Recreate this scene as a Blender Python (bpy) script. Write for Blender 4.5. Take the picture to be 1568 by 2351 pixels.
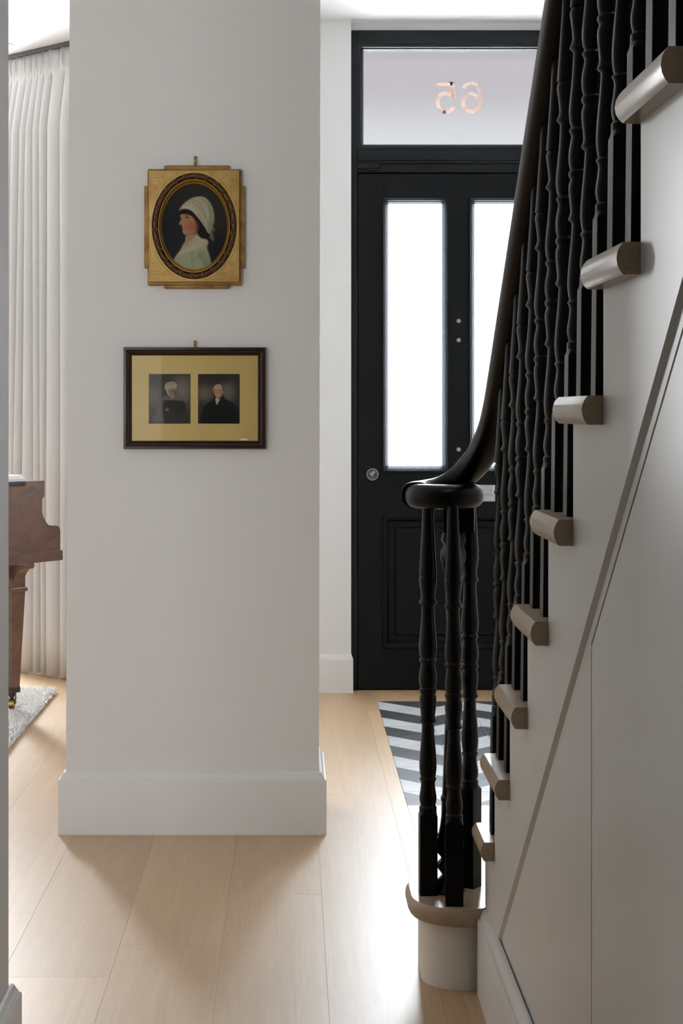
import bpy, bmesh, math, random
import numpy as np
from mathutils import Vector, Matrix
random.seed(7)

# ------------------------------------------------------------------ scene, camera, light
S = bpy.context.scene
for o in list(bpy.data.objects):
    bpy.data.objects.remove(o)
COL = S.collection
F = 3871.0                      # focal length in pixels of the 1568 x 2351 frame
CH = 1.28                       # camera height
VX, VY = 670.0, 945.0           # vanishing point of the hall

cam = bpy.data.cameras.new('camera')
cam.sensor_fit = 'VERTICAL'; cam.sensor_height = 36.0
cam.lens = F / 2351 * 36.0
cam.shift_x = (784 - VX) / 2351.0
cam.shift_y = -(1175.5 - VY) / 2351.0
cam.clip_start = 0.02
camo = bpy.data.objects.new('camera', cam); COL.objects.link(camo)
camo.location = (0, 0, CH); camo.rotation_euler = (math.pi / 2, 0, 0)
S.camera = camo

S.view_settings.view_transform = 'Standard'
S.view_settings.look = 'None'
S.view_settings.exposure = 0.35
S.view_settings.gamma = 1.0
S.view_settings.use_curve_mapping = False

W = bpy.data.worlds.new('overcast'); S.world = W; W.use_nodes = True
bg = W.node_tree.nodes['Background']
bg.inputs[0].default_value = (0.93, 0.965, 1.0, 1); bg.inputs[1].default_value = 2.5

def area(name, loc, size, direction, watts, col=(1, 1, 1)):
    l = bpy.data.lights.new(name, 'AREA'); l.shape = 'RECTANGLE'
    l.size, l.size_y = size; l.energy = watts; l.color = col
    o = bpy.data.objects.new(name, l); COL.objects.link(o)
    o.location = loc
    o.rotation_euler = Vector(direction).to_track_quat('-Z', 'Y').to_euler()
    return o
# daylight standing outside the windows of the house, plus an added stair light
area('daylight_bay_window', (-1.995, 9.22, 1.72), (.43, 2.3), (0, -1, 0), 210, (.95, .975, 1))
area('daylight_rear_window', (-2.8, -1.78, 1.55), (2.7, 2.2), (0, 1, 0), 40, (.93, .97, 1))
area('added_stair_light', (.85, 1.6, 5.35), (.8, .9), (0, 0, -1), 7, (.90, .96, 1))  # unseen source added overhead to brighten the upper stair string

area('daylight_front_garden', (.766, 9.3, 1.5), (1.6, 2.2), (0, -1, 0), 760, (.86, .93, 1))

# ------------------------------------------------------------------ materials
def lin(c):
    c = c / 255.0
    return c / 12.92 if c <= .04045 else ((c + .055) / 1.055) ** 2.4
def srgb(r, g, b): return (lin(r), lin(g), lin(b))

def mat(name, col, rough=.5, metal=0, spec=.5, coat=0, bump=None, vary=None, grain=None):
    m = bpy.data.materials.new(name); m.use_nodes = True
    nt = m.node_tree; b = nt.nodes['Principled BSDF']
    b.inputs['Base Color'].default_value = (*col, 1)
    b.inputs['Roughness'].default_value = rough
    b.inputs['Metallic'].default_value = metal
    b.inputs['Specular IOR Level'].default_value = spec
    b.inputs['Coat Weight'].default_value = coat
    b.inputs['Coat Roughness'].default_value = .12
    tc = nt.nodes.new('ShaderNodeTexCoord')
    if vary:                                   # (scale, second colour, strength)
        n = nt.nodes.new('ShaderNodeTexNoise'); n.inputs['Scale'].default_value = vary[0]
        n.inputs['Detail'].default_value = 6
        r = nt.nodes.new('ShaderNodeMapRange'); r.inputs[1].default_value = .35; r.inputs[2].default_value = .7
        mx = nt.nodes.new('ShaderNodeMix'); mx.data_type = 'RGBA'
        mx.inputs[6].default_value = (*col, 1); mx.inputs[7].default_value = (*vary[1], 1)
        nt.links.new(tc.outputs['Object'], n.inputs['Vector'])
        nt.links.new(n.outputs['Fac'], r.inputs[0]); nt.links.new(r.outputs[0], mx.inputs[0])
        nt.links.new(mx.outputs[2], b.inputs['Base Color'])
    if bump:                                   # (scale, strength, distance)
        n2 = nt.nodes.new('ShaderNodeTexNoise'); n2.inputs['Scale'].default_value = bump[0]
        n2.inputs['Detail'].default_value = 5
        bp = nt.nodes.new('ShaderNodeBump'); bp.inputs['Strength'].default_value = bump[1]
        bp.inputs['Distance'].default_value = bump[2]
        nt.links.new(tc.outputs['Object'], n2.inputs['Vector'])
        nt.links.new(n2.outputs['Fac'], bp.inputs['Height']); nt.links.new(bp.outputs[0], b.inputs['Normal'])
    return m

def wood(name, c1, c2, stretch=(14, .9, 14), rough=.4, spec=.5, ringscale=1.6, coat=0, rv=.10):
    """oak: long grain along the object's Y axis, pores, plank to plank variation"""
    m = bpy.data.materials.new(name); m.use_nodes = True
    nt = m.node_tree; N = nt.nodes.new; L = nt.links.new
    b = nt.nodes['Principled BSDF']
    tc = N('ShaderNodeTexCoord'); oi = N('ShaderNodeObjectInfo')
    add = N('ShaderNodeVectorMath'); add.operation = 'ADD'
    sc = N('ShaderNodeVectorMath'); sc.operation = 'SCALE'; sc.inputs[0].default_value = (13.1, 7.7, 3.3)
    L(oi.outputs['Random'], sc.inputs[3]); L(tc.outputs['Object'], add.inputs[0]); L(sc.outputs[0], add.inputs[1])
    mp = N('ShaderNodeMapping'); mp.inputs['Scale'].default_value = stretch
    L(add.outputs[0], mp.inputs[0])
    n1 = N('ShaderNodeTexNoise'); n1.inputs['Scale'].default_value = ringscale; n1.inputs['Detail'].default_value = 4
    n1.inputs['Distortion'].default_value = 1.2
    n2 = N('ShaderNodeTexNoise'); n2.inputs['Scale'].default_value = ringscale * 9; n2.inputs['Detail'].default_value = 3
    L(mp.outputs[0], n1.inputs['Vector']); L(mp.outputs[0], n2.inputs['Vector'])
    r1 = N('ShaderNodeMapRange'); r1.inputs[1].default_value = .3; r1.inputs[2].default_value = .72
    L(n1.outputs['Fac'], r1.inputs[0])
    mx = N('ShaderNodeMix'); mx.data_type = 'RGBA'
    mx.inputs[6].default_value = (*c1, 1); mx.inputs[7].default_value = (*c2, 1)
    L(r1.outputs[0], mx.inputs[0])
    r2 = N('ShaderNodeMapRange'); r2.inputs[1].default_value = .35; r2.inputs[2].default_value = .65
    r2.inputs[3].default_value = .94; r2.inputs[4].default_value = 1.04
    L(n2.outputs['Fac'], r2.inputs[0])
    r3 = N('ShaderNodeMapRange'); r3.inputs[3].default_value = 1 - rv; r3.inputs[4].default_value = 1 + rv
    L(oi.outputs['Random'], r3.inputs[0])
    mu = N('ShaderNodeMath'); mu.operation = 'MULTIPLY'; L(r2.outputs[0], mu.inputs[0]); L(r3.outputs[0], mu.inputs[1])
    hs = N('ShaderNodeHueSaturation'); L(mx.outputs[2], hs.inputs['Color']); L(mu.outputs[0], hs.inputs['Value'])
    L(hs.outputs[0], b.inputs['Base Color'])
    b.inputs['Roughness'].default_value = rough; b.inputs['Specular IOR Level'].default_value = spec
    b.inputs['Coat Weight'].default_value = coat; b.inputs['Coat Roughness'].default_value = .38
    bp = N('ShaderNodeBump'); bp.inputs['Strength'].default_value = .06; bp.inputs['Distance'].default_value = .001
    L(n2.outputs['Fac'], bp.inputs['Height']); L(bp.outputs[0], b.inputs['Normal'])
    return m

def frosted(name, col, kind, rough=.3):
    m = bpy.data.materials.new(name); m.use_nodes = True
    nt = m.node_tree; N = nt.nodes.new; L = nt.links.new
    out = nt.nodes['Material Output']; nt.nodes.remove(nt.nodes['Principled BSDF'])
    gl = N('ShaderNodeBsdfGlossy'); gl.inputs['Roughness'].default_value = .25
    if kind == 'translucent':
        t = N('ShaderNodeBsdfTranslucent')
    else:
        t = N('ShaderNodeBsdfRefraction'); t.inputs['Roughness'].default_value = rough; t.inputs['IOR'].default_value = 1.3
    t.inputs['Color'].default_value = (*col, 1)
    if kind == 'translucent':                 # half scattered, half straight through the etched glass
        tr = N('ShaderNodeBsdfTransparent'); m2 = N('ShaderNodeMixShader'); m2.inputs[0].default_value = .5
        L(t.outputs[0], m2.inputs[1]); L(tr.outputs[0], m2.inputs[2]); t = m2
    mx = N('ShaderNodeMixShader'); mx.inputs[0].default_value = .04
    L(t.outputs[0], mx.inputs[1]); L(gl.outputs[0], mx.inputs[2]); L(mx.outputs[0], out.inputs['Surface'])
    return m

def clear_glass(name, refl=.06):
    m = bpy.data.materials.new(name); m.use_nodes = True
    nt = m.node_tree; N = nt.nodes.new; L = nt.links.new
    out = nt.nodes['Material Output']; nt.nodes.remove(nt.nodes['Principled BSDF'])
    gl = N('ShaderNodeBsdfGlossy'); gl.inputs['Roughness'].default_value = .03
    t = N('ShaderNodeBsdfTransparent')
    mx = N('ShaderNodeMixShader'); mx.inputs[0].default_value = refl
    L(t.outputs[0], mx.inputs[1]); L(gl.outputs[0], mx.inputs[2]); L(mx.outputs[0], out.inputs['Surface'])
    return m

def paintmat(name, rough=.45):
    m = bpy.data.materials.new(name); m.use_nodes = True
    nt = m.node_tree; b = nt.nodes['Principled BSDF']
    a = nt.nodes.new('ShaderNodeAttribute'); a.attribute_name = 'Col'
    nt.links.new(a.outputs['Color'], b.inputs['Base Color'])
    b.inputs['Roughness'].default_value = rough; b.inputs['Specular IOR Level'].default_value = .12
    return m

M = {}
M['wall'] = mat('white_wall_paint', (.80, .80, .795), .6, spec=.25, bump=(160, .05, .0008), vary=(1.3, (.785, .783, .775)))
M['trim'] = mat('white_eggshell_paint', (.80, .797, .785), .42, spec=.35, bump=(60, .05, .0008), vary=(4, (.775, .768, .75)))
M['ceil'] = mat('ceiling_paint', (.86, .86, .85), .7, spec=.2)
M['string'] = mat('stair_string_paint', (.78, .765, .74), .35, spec=.4, bump=(35, .08, .001), vary=(5, (.75, .735, .705)))
M['drum'] = mat('drum_cream_paint', (.88, .83, .75), .5, spec=.3, vary=(6, (.83, .77, .68)))
M['floor'] = wood('oak_floor', (.59, .393, .215), (.525, .34, .175), stretch=(11, .45, 11), rough=.48, spec=.65, coat=.6)
M['subfloor'] = mat('subfloor', (.10, .07, .045), .8)
M['tread'] = wood('oak_tread', (.50, .385, .27), (.42, .315, .215), stretch=(20, 2, 20), rough=.33, spec=.5)
M['endgrain'] = M['tread']
M['black'] = mat('black_gloss_paint', (.0016, .0016, .0018), .3, spec=.2, bump=(70, .04, .001))
M['iron'] = mat('black_cast_iron', (.003, .003, .003), .38, spec=.3)
M['door'] = mat('charcoal_door_paint', (.0052, .006, .0068), .42, spec=.16, bump=(90, .03, .0006))
M['doorframe'] = mat('charcoal_frame_paint', (.008, .0093, .0105), .45, spec=.22)
M['pane'] = frosted('frosted_door_glass', (.92, .94, .95), 'translucent')
M['transom'] = frosted('frosted_fanlight_glass', (.62, .617, .62), 'refraction', .22)
M['glass'] = clear_glass('clear_glass', .05)
M['pglass'] = clear_glass('picture_glass', .045)
M['chrome'] = mat('satin_chrome', (.62, .62, .62), .28, metal=1)
M['steel'] = mat('lock_steel', (.45, .46, .46), .4, metal=.9)
M['lockplate'] = mat('dull_lock_plate', (.12, .12, .12), .5, metal=.3)
M['darkhole'] = mat('dark_recess', (.02, .02, .02), .6)
M['brass'] = mat('aged_brass', (.45, .31, .10), .35, metal=.9, vary=(200, (.25, .17, .06)))
M['gold'] = mat('gilded_gesso', (.52, .345, .115), .42, metal=.45, bump=(120, .12, .0012), vary=(22, (.40, .235, .06)))
M['goldedge'] = mat('worn_gilded_edge', (.38, .225, .065), .45, metal=.4, vary=(30, (.20, .10, .025)))
M['goldline'] = mat('incised_gilt_line', (.28, .17, .045), .5, metal=.4)
M['carved'] = mat('carved_walnut_gilt', (.045, .018, .007), .35, spec=.5, vary=(90, (.12, .055, .013)))
M['rosette'] = mat('rosette_highlight', (.20, .10, .028), .3, metal=.35, vary=(150, (.07, .03, .01)))  # highlights of the carving put into a lighter colour than the ring
M['goldslip'] = mat('gilt_slip', (.42, .22, .035), .35, metal=.5)
M['mahog'] = mat('dark_mahogany', (.020, .0075, .0055), .32, spec=.5, vary=(40, (.035, .012, .008)))
M['mat'] = mat('gold_mount_card', (.62, .47, .165), .5, metal=.25, vary=(3, (.56, .41, .13)))
M['paint'] = paintmat('oil_paint'); M['print'] = paintmat('printed_paper', .6)
M['curtain'] = mat('linen_curtain', (.62, .612, .60), .9, spec=.1, bump=(700, .25, .0015), vary=(500, (.51, .50, .485)))
M['track'] = mat('grey_curtain_track', (.10, .10, .105), .5)
M['piano'] = wood('walnut_piano', (.16, .075, .042), (.085, .038, .024), stretch=(4, 4, 9), rough=.28, spec=.5, ringscale=2.0, coat=.4, rv=.03)
M['pianodark'] = mat('piano_dark_edge', (.035, .014, .008), .35)
M['ivory'] = mat('ivory_keys', (.75, .70, .58), .3)
M['rug'] = mat('cream_wool', (.95, .945, .93), .95, spec=.05, vary=(60, (.88, .86, .82)))
M['paper'] = mat('white_paper', (.88, .88, .88), .7)
M['paperblue'] = mat('pale_magazine_cover', (.62, .72, .80), .5)
M['tdark'] = mat('dark_cement_tile', (.045, .047, .052), .38, spec=.5, vary=(18, (.075, .078, .085)))
M['tlight'] = mat('light_cement_tile', (.60, .605, .61), .38, spec=.5, vary=(18, (.50, .505, .515)))
M['grout'] = mat('grey_grout', (.22, .22, .22), .9)
M['numeral'] = mat('numeral_film', (.6, .5, .45), .5)
M['brick'] = mat('pinkish_brick', (.60, .555, .565), .9)
M['render'] = mat('white_render', (.85, .85, .85), .9)
M['asphalt'] = mat('pavement', (.3, .3, .3), .9)

def numeral_mat():  # view of houses through clear glass, put into the colour as pinkish patches
    m = bpy.data.materials.new('numeral_street_view'); m.use_nodes = True
    nt = m.node_tree; N = nt.nodes.new; L = nt.links.new
    out = nt.nodes['Material Output']; nt.nodes.remove(nt.nodes['Principled BSDF'])
    t = N('ShaderNodeBsdfTranslucent'); d = N('ShaderNodeBsdfDiffuse')
    tc = N('ShaderNodeTexCoord'); v = N('ShaderNodeTexVoronoi'); v.inputs['Scale'].default_value = 26
    mp = N('ShaderNodeMapping'); mp.inputs['Scale'].default_value = (.8, 1, 1.6)
    L(tc.outputs['Object'], mp.inputs[0]); L(mp.outputs[0], v.inputs['Vector'])
    cr = N('ShaderNodeValToRGB')
    e = cr.color_ramp.elements
    e[0].position = 0; e[0].color = (.45, .27, .22, 1); e[1].position = 1; e[1].color = (.5, .46, .40, 1)
    e[0].color = (.70, .56, .50, 1); e[1].color = (.76, .72, .67, 1)
    for p, c in ((.35, (.82, .66, .57, 1)), (.55, (.80, .71, .66, 1)), (.86, (.25, .22, .22, 1)), (.9, (.74, .62, .57, 1))):
        q = e.new(p); q.color = c
    cr.color_ramp.interpolation = 'CONSTANT'
    sp = N('ShaderNodeSeparateColor'); L(v.outputs['Color'], sp.inputs[0]); L(sp.outputs[0], cr.inputs[0])
    L(cr.outputs[0], t.inputs['Color']); L(cr.outputs[0], d.inputs['Color'])
    mx = N('ShaderNodeMixShader'); mx.inputs[0].default_value = .5
    L(t.outputs[0], mx.inputs[1]); L(d.outputs[0], mx.inputs[2]); L(mx.outputs[0], out.inputs['Surface'])
    return m
M['numeral'] = numeral_mat()

# ------------------------------------------------------------------ geometry helpers (world coordinates)
def P(px, py, d): return Vector(((px - VX) * d / F, d, CH - (py - VY) * d / F))

class MB:
    def __init__(s): s.v = []; s.f = []; s.m = []
    def add(s, verts, faces, mi=0):
        k = len(s.v); s.v += [tuple(v) for v in verts]
        s.f += [tuple(i + k for i in f) for f in faces]; s.m += [mi] * len(faces)
        return s
    def box(s, x0, x1, y0, y1, z0, z1, mi=0):
        v = [(x, y, z) for x in (x0, x1) for y in (y0, y1) for z in (z0, z1)]
        return s.add(v, [(0, 1, 3, 2), (4, 6, 7, 5), (0, 4, 5, 1), (2, 3, 7, 6), (0, 2, 6, 4), (1, 5, 7, 3)], mi)
    def bbox(s, x0, x1, y0, y1, z0, z1, b=.002, mi=0, seg=1):
        bm = bmesh.new(); bmesh.ops.create_cube(bm, size=1)
        for v in bm.verts:
            v.co = ((x0 + x1) / 2 + v.co.x * (x1 - x0), (y0 + y1) / 2 + v.co.y * (y1 - y0), (z0 + z1) / 2 + v.co.z * (z1 - z0))
        bmesh.ops.bevel(bm, geom=bm.edges[:], offset=b, segments=seg, affect='EDGES', profile=.6)
        return s.bm(bm, mi)
    def bm(s, bm, mi=0):
        bm.verts.ensure_lookup_table(); bm.verts.index_update()
        s.add([v.co[:] for v in bm.verts], [[v.index for v in f.verts] for f in bm.faces], mi); bm.free(); return s
    def rings(s, rings, close=True, cap0=True, cap1=True, mi=0):
        n = len(rings[0]); k = len(s.v)
        for r in rings: s.v += [tuple(p) for p in r]
        m = n if close else n - 1
        fs = []
        for i in range(len(rings) - 1):
            for j in range(m):
                j2 = (j + 1) % n
                fs.append((k + i * n + j, k + i * n + j2, k + (i + 1) * n + j2, k + (i + 1) * n + j))
        if cap0: fs.append(tuple(k + j for j in range(n))[::-1])
        if cap1: fs.append(tuple(k + (len(rings) - 1) * n + j for j in range(n)))
        s.f += fs; s.m += [mi] * len(fs); return s
    def lathe(s, prof, cx=0, cy=0, z0=0, n=24, mi=0, lobes=None):
        rs = []
        for h, r in prof:
            ring = []
            for j in range(n):
                a = 2 * math.pi * j / n; rr = r
                if lobes: rr = r * (1 + lobes(h, a))
                ring.append((cx + rr * math.cos(a), cy + rr * math.sin(a), z0 + h))
            rs.append(ring)
        return s.rings(rs, mi=mi)
    def tube(s, pts, rad, n=8, mi=0):
        pts = [Vector(p) for p in pts]; rs = []
        up = Vector((0, 0, 1))
        for i, p in enumerate(pts):
            t = (pts[min(i + 1, len(pts) - 1)] - pts[max(i - 1, 0)]).normalized()
            a = t.cross(up)
            if a.length < 1e-4: a = t.cross(Vector((0, 1, 0)))
            a.normalize(); b = a.cross(t)
            r = rad[i] if isinstance(rad, (list, tuple)) else rad
            rs.append([p + a * r * math.cos(2 * math.pi * j / n) + b * r * math.sin(2 * math.pi * j / n) for j in range(n)])
        return s.rings(rs, mi=mi)
    def prism(s, poly, axis, a0, a1, mi=0):
        """extrude a 2D polygon along axis ('x': poly=(y,z), 'y': poly=(x,z), 'z': poly=(x,y))"""
        def p3(p, a):
            return {'x': (a, p[0], p[1]), 'y': (p[0], a, p[1]), 'z': (p[0], p[1], a)}[axis]
        return s.rings([[p3(p, a0) for p in poly], [p3(p, a1) for p in poly]], mi=mi)
    def ringframe(s, x0, x1, z0, z1, prof, mi=0, back=None):
        """mitred rectangular moulding in the XZ plane; prof = [(inset, y)] from outside to inside"""
        rs = [[(x0 + i, y, z0 + i), (x1 - i, y, z0 + i), (x1 - i, y, z1 - i), (x0 + i, y, z1 - i)] for i, y in prof]
        return s.rings(rs, cap0=False, cap1=False, mi=mi)

def build(mb, name, m, parent=None, smooth=False, origin=None, label=None, cat=None, group=None, kind=None):
    me = bpy.data.meshes.new(name)
    V = np.array(mb.v, dtype=float)
    if origin is None:
        if parent is not None: origin = PIV[parent.name]
        else:
            lo, hi = V.min(0), V.max(0); origin = ((lo[0] + hi[0]) / 2, (lo[1] + hi[1]) / 2, lo[2])
    V = V - np.array(origin)
    me.from_pydata(V.tolist(), [], mb.f)
    ms = m if isinstance(m, (list, tuple)) else [m]
    for q in ms: me.materials.append(M[q] if isinstance(q, str) else q)
    if len(ms) > 1:
        for p, i in zip(me.polygons, mb.m): p.material_index = i
    bm = bmesh.new(); bm.from_mesh(me); bmesh.ops.recalc_face_normals(bm, faces=bm.faces[:]); bm.to_mesh(me); bm.free()
    if smooth:
        for p in me.polygons: p.use_smooth = True
        try: me.set_sharp_from_angle(angle=math.radians(smooth if smooth is not True else 38))
        except Exception: pass
    me.update()
    o = bpy.data.objects.new(name, me); COL.objects.link(o)
    if parent is not None: o.parent = parent
    else: o.location = origin
    PIV[o.name] = tuple(origin)
    tag(o, label, cat, group, kind)
    return o
PIV = {}
def tag(o, label=None, cat=None, group=None, kind=None):
    if label: o['label'] = label
    if cat: o['category'] = cat
    if group: o['group'] = group
    if kind: o['kind'] = kind
def thing(name, loc, label, cat, group=None, kind=None):
    o = bpy.data.objects.new(name, None); COL.objects.link(o); o.location = loc
    o.empty_display_size = .05
    PIV[o.name] = tuple(loc); tag(o, label, cat, group, kind); return o
def put(mesh_ob, loc, parent, rz=0, ry=0):
    """another object sharing mesh data, at a world location, under a parent whose pivot is known"""
    c = mesh_ob.copy(); COL.objects.link(c); c.parent = parent
    c.location = Vector(loc) - Vector(PIV[parent.name]); c.rotation_euler = (0, ry, rz); return c

def sweep(path, prof):
    """vertical profile [(offset to the right of travel, z)] along a floor path with mitred corners"""
    mb = MB(); n = len(path); rs = []
    for i, p in enumerate(path):
        p = Vector(p)
        d1 = (p - Vector(path[i - 1])).normalized() if i > 0 else None
        d2 = (Vector(path[i + 1]) - p).normalized() if i < n - 1 else None
        n1 = Vector((d1.y, -d1.x)) if d1 else None; n2 = Vector((d2.y, -d2.x)) if d2 else None
        if n1 and n2: q = (n1 + n2); q = q / (1 + n1.dot(n2))
        else: q = n1 or n2
        rs.append([(p.x + q.x * o, p.y + q.y * o, z) for o, z in prof])
    return mb.rings(rs)
SKIRT = [(0, 0), (.022, 0), (.022, .160), (.0205, .1655), (.0165, .167), (.0165, .170), (.0135, .1735), (.012, .178), (.0085, .184), (.004, .187), (0, .187)]

# ------------------------------------------------------------------ the shell
CEIL = 3.066
# planked floor
TX0, TX1, TY0, TY1 = .375, 1.175, 5.481, 7.451
fb = MB(); fb.box(-4.5, 1.5, -4.2, 9.3, -.14, -.021)
floor = build(fb, 'floor', 'subfloor', label='pale oak plank floor running through hall and living room', cat='floor', kind='structure')
edges = [-.413 + .246 * k for k in range(-16, 8)]
edges = sorted([e for e in edges if e > -4.4] + [TX0, TX1] + [-4.4])
edges = [e for i, e in enumerate(edges) if i == 0 or e - edges[i - 1] > .03]
edges = [e for e in edges if e < 1.36] + [1.36]
cache = {}
for i in range(len(edges) - 1):
    a, b = edges[i], edges[i + 1]
    joints = [4.05] if abs(a + .413) < .01 else [4.05 + random.uniform(-1.15, 1.15)]
    while joints[-1] < 9: joints.append(joints[-1] + random.choice([2.2, 2.4, 1.9]))
    while joints[0] > -4: joints.insert(0, joints[0] - random.choice([2.2, 2.4, 1.9]))
    spans = []
    for y0, y1 in zip(joints[:-1], joints[1:]):
        y0, y1 = max(y0, -4.0), min(y1, 9.1)
        if b < -.72 or a > 99: pass
        else: y1 = min(y1, 7.86)
        if y1 - y0 < .05: continue
        if a >= TX0 - .01 and b <= TX1 + .01:
            for s0, s1 in ((y0, min(y1, TY0)), (max(y0, TY1), y1)):
                if s1 - s0 > .02: spans.append((s0, s1))
        else: spans.append((y0, y1))
    for y0, y1 in spans:
        mb = MB(); g = .00015
        mb.bbox(a + g, b - g, y0 + g, y1 - g, -.02, 0, .0003)
        build(mb, 'plank', 'floor', floor, origin=None)
# cement tiles let into the floor by the door
tb = MB(); tb.box(TX0, TX1, TY0, TY1, -.0205, -.0035)
build(tb, 'tile_bed', 'grout', floor)
tw = .2; th = (TY1 - TY0) / 10
def tilemesh(mirror, dark_far):
    mb = MB(); g = .0012; h = .0165
    x0, x1, y0, y1 = -tw / 2 + g, tw / 2 - g, -th / 2 + g, th / 2 - g
    # far-left to near-right diagonal (mirrored on every other column)
    A, B, C, D = (x0, y0), (x1, y0), (x1, y1), (x0, y1)
    if not mirror: near, far = (A, B, D), (B, C, D)      # diagonal D-B
    else: near, far = (A, B, C), (A, C, D)
    for tri, dk in ((near, not dark_far), (far, dark_far)):
        mb.add([(x, y, h) for x, y in tri], [(0, 1, 2)], 0 if dk else 1)
    c = [A, B, C, D]
    mb.add([(x, y, h) for x, y in c] + [(x, y, 0) for x, y in c], [(i, (i + 1) % 4, 4 + (i + 1) % 4, 4 + i) for i in range(4)] + [(7, 6, 5, 4)], 1)
    return mb
tproto = {}
for c in range(4):
    for r in range(10):                      # r = 0 is the row by the door
        key = (c % 2 == 1, r % 2 == 0)
        loc = (TX0 + tw * (c + .5), TY1 - th * (r + .5), -.0165)
        if key not in tproto:
            o = build(tilemesh(*key), 'tile', ['tdark', 'tlight'], floor, origin=(0, 0, 0)); tproto[key] = o
            o.location = Vector(loc) - Vector(PIV['floor'])
        else: put(tproto[key], loc, floor)

# ceilings: hall and living room, with the stairwell left open
mb = MB(); Z2 = CEIL + .14
mb.box(-4.6, -.668, -4.3, 9.4, CEIL - .016, Z2); mb.box(-.668, .40, -4.3, 7.864, CEIL, Z2); mb.box(.40, 1.5, 3.45, 7.864, CEIL, Z2); mb.box(.40, 1.5, -4.3, .25, CEIL, Z2)
build(mb, 'ceiling', 'ceil', label='plain white ceiling over hall and living room', cat='ceiling', kind='structure')
mb = MB(); T = 5.5
mb.box(.30, .40, .25, 3.45, Z2, T); mb.box(.40, 1.4, 3.45, 3.55, Z2, T); mb.box(.40, 1.4, .15, .25, Z2, T)
mb.box(.30, 1.5, .15, 1.0, T, T + .1); mb.box(.30, 1.5, 2.0, 3.55, T, T + .1)
build(mb, 'wall_stairwell', 'wall', label='white stairwell walls rising above the hall ceiling', cat='wall', kind='structure')
mb = MB(); mb.box(1.36, 1.5, -4.3, 8.1, -.1, T + .1)
build(mb, 'wall_right', 'wall', label='white party wall behind the staircase', cat='wall', kind='structure')
# wall between hall and living room, its end carrying the pictures (slightly out of plumb)
def leaning(xl0, xr0, xl1, xr1, y0, y1, z1):
    v = [(xl0, y0, 0), (xr0, y0, 0), (xr0, y1, 0), (xl0, y1, 0), (xl1, y0, z1), (xr1, y0, z1), (xr1, y1, z1), (xl1, y1, z1)]
    return MB().add(v, [(0, 3, 2, 1), (4, 5, 6, 7), (0, 1, 5, 4), (1, 2, 6, 5), (2, 3, 7, 6), (3, 0, 4, 7)])
build(leaning(-.687, .082, -.672, .0875, 5.12, 5.50, CEIL), 'wall_centre', 'wall', label='white wall end between hall and living room with two pictures', cat='wall', kind='structure')
build(sweep([(-.30, 5.50), (-.685, 5.50), (-.685, 5.12), (.083, 5.12), (.083, 5.50), (-.30, 5.50)], SKIRT), 'baseboard_centre', 'trim', smooth=25, label='tall white moulded skirting round the pictured wall end', cat='skirting', kind='structure')
# left wall nib near the camera
mb = MB(); mb.box(-.665, -.541, -4.0, 3.22, 0, CEIL)
build(mb, 'wall_left', 'wall', label='white wall edge beside the opening to the living room', cat='wall', kind='structure')
build(sweep([(-.541, -3.9), (-.541, 3.22), (-.665, 3.22)], SKIRT), 'baseboard_left', 'trim', smooth=25, label='white moulded skirting at the foot of the left wall edge', cat='skirting', kind='structure')
# pier and wall round the front door
mb = MB()
mb.box(.083, .27, 7.68, 7.864, 0, CEIL); mb.box(1.262, 1.36, 7.70, 7.864, 0, CEIL); mb.box(.27, 1.262, 7.752, 7.864, 3.03, CEIL)
mb.box(-.75, .083, 7.76, 8.0, 0, CEIL)
mb.box(-4.6, -4.05, 7.76, 8.0, 0, CEIL)
build(mb, 'wall_front', 'wall', label='white front wall with a pier beside the black door', cat='wall', kind='structure')
build(sweep([(.084, 7.68), (.268, 7.68), (.268, 7.738)], [(o * .5, z * .93) for o, z in SKIRT]), 'baseboard_front', 'trim', smooth=25, label='white skirting block on the pier beside the black door', cat='skirting', kind='structure')
# living room and garden end
mb = MB(); mb.box(-4.6, -4.4, -4.3, 8.0, 0, CEIL)
build(mb, 'wall_living_room', 'wall', label='white far side wall of the living room', cat='wall', kind='structure')
mb = MB(); mb.box(-.7, 1.5, -4.2, -4.0, 0, CEIL); mb.box(-4.6, -4.2, -1.7, -1.5, 0, CEIL); mb.box(-1.4, -.665, -1.7, -1.5, 0, CEIL); mb.box(-4.2, -1.4, -1.7, -1.5, 0, .45); mb.box(-4.2, -1.4, -1.7, -1.5, 2.65, CEIL)
build(mb, 'wall_rear', 'wall', label='white rear walls of hall and living room with a wide window', cat='wall', kind='structure')
# bay
def holed(p0, p1, h0, h1, zs0, zs1, t=.18):
    p0, p1 = Vector(p0), Vector(p1); d = (p1 - p0); n = Vector((-d.y, d.x)).normalized() * t
    mb = MB()
    def slab(a, b, z0, z1):
        A, B = p0 + d * a, p0 + d * b
        v = [(*A, z0), (*B, z0), (*(B + n), z0), (*(A + n), z0), (*A, z1), (*B, z1), (*(B + n), z1), (*(A + n), z1)]
        mb.add(v, [(0, 3, 2, 1), (4, 5, 6, 7), (0, 1, 5, 4), (1, 2, 6, 5), (2, 3, 7, 6), (3, 0, 4, 7)])
    slab(0, h0, 0, CEIL); slab(h1, 1, 0, CEIL); slab(h0, h1, 0, zs0); slab(h0, h1, zs1, CEIL)
    return mb
B0, B1, B2, B3 = (-.74, 8.0), (-1.75, 8.97), (-3.05, 8.97), (-4.06, 8.0)
wb = holed(B1, B0, .08, .45, .55, 2.8); w2 = holed(B2, B1, .623, .977, .55, 2.85); w3 = holed(B3, B2, .45, .46, .55, .56)
for q in (w2, w3): wb.add(q.v, q.f)
build(wb, 'wall_bay', 'wall', label='white bay wall behind the curtain', cat='wall', kind='structure')
wn = thing('window_1', (-2.01, 9.03, .55), 'white framed sash window in the middle of the bay', 'window', kind='structure')
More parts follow.
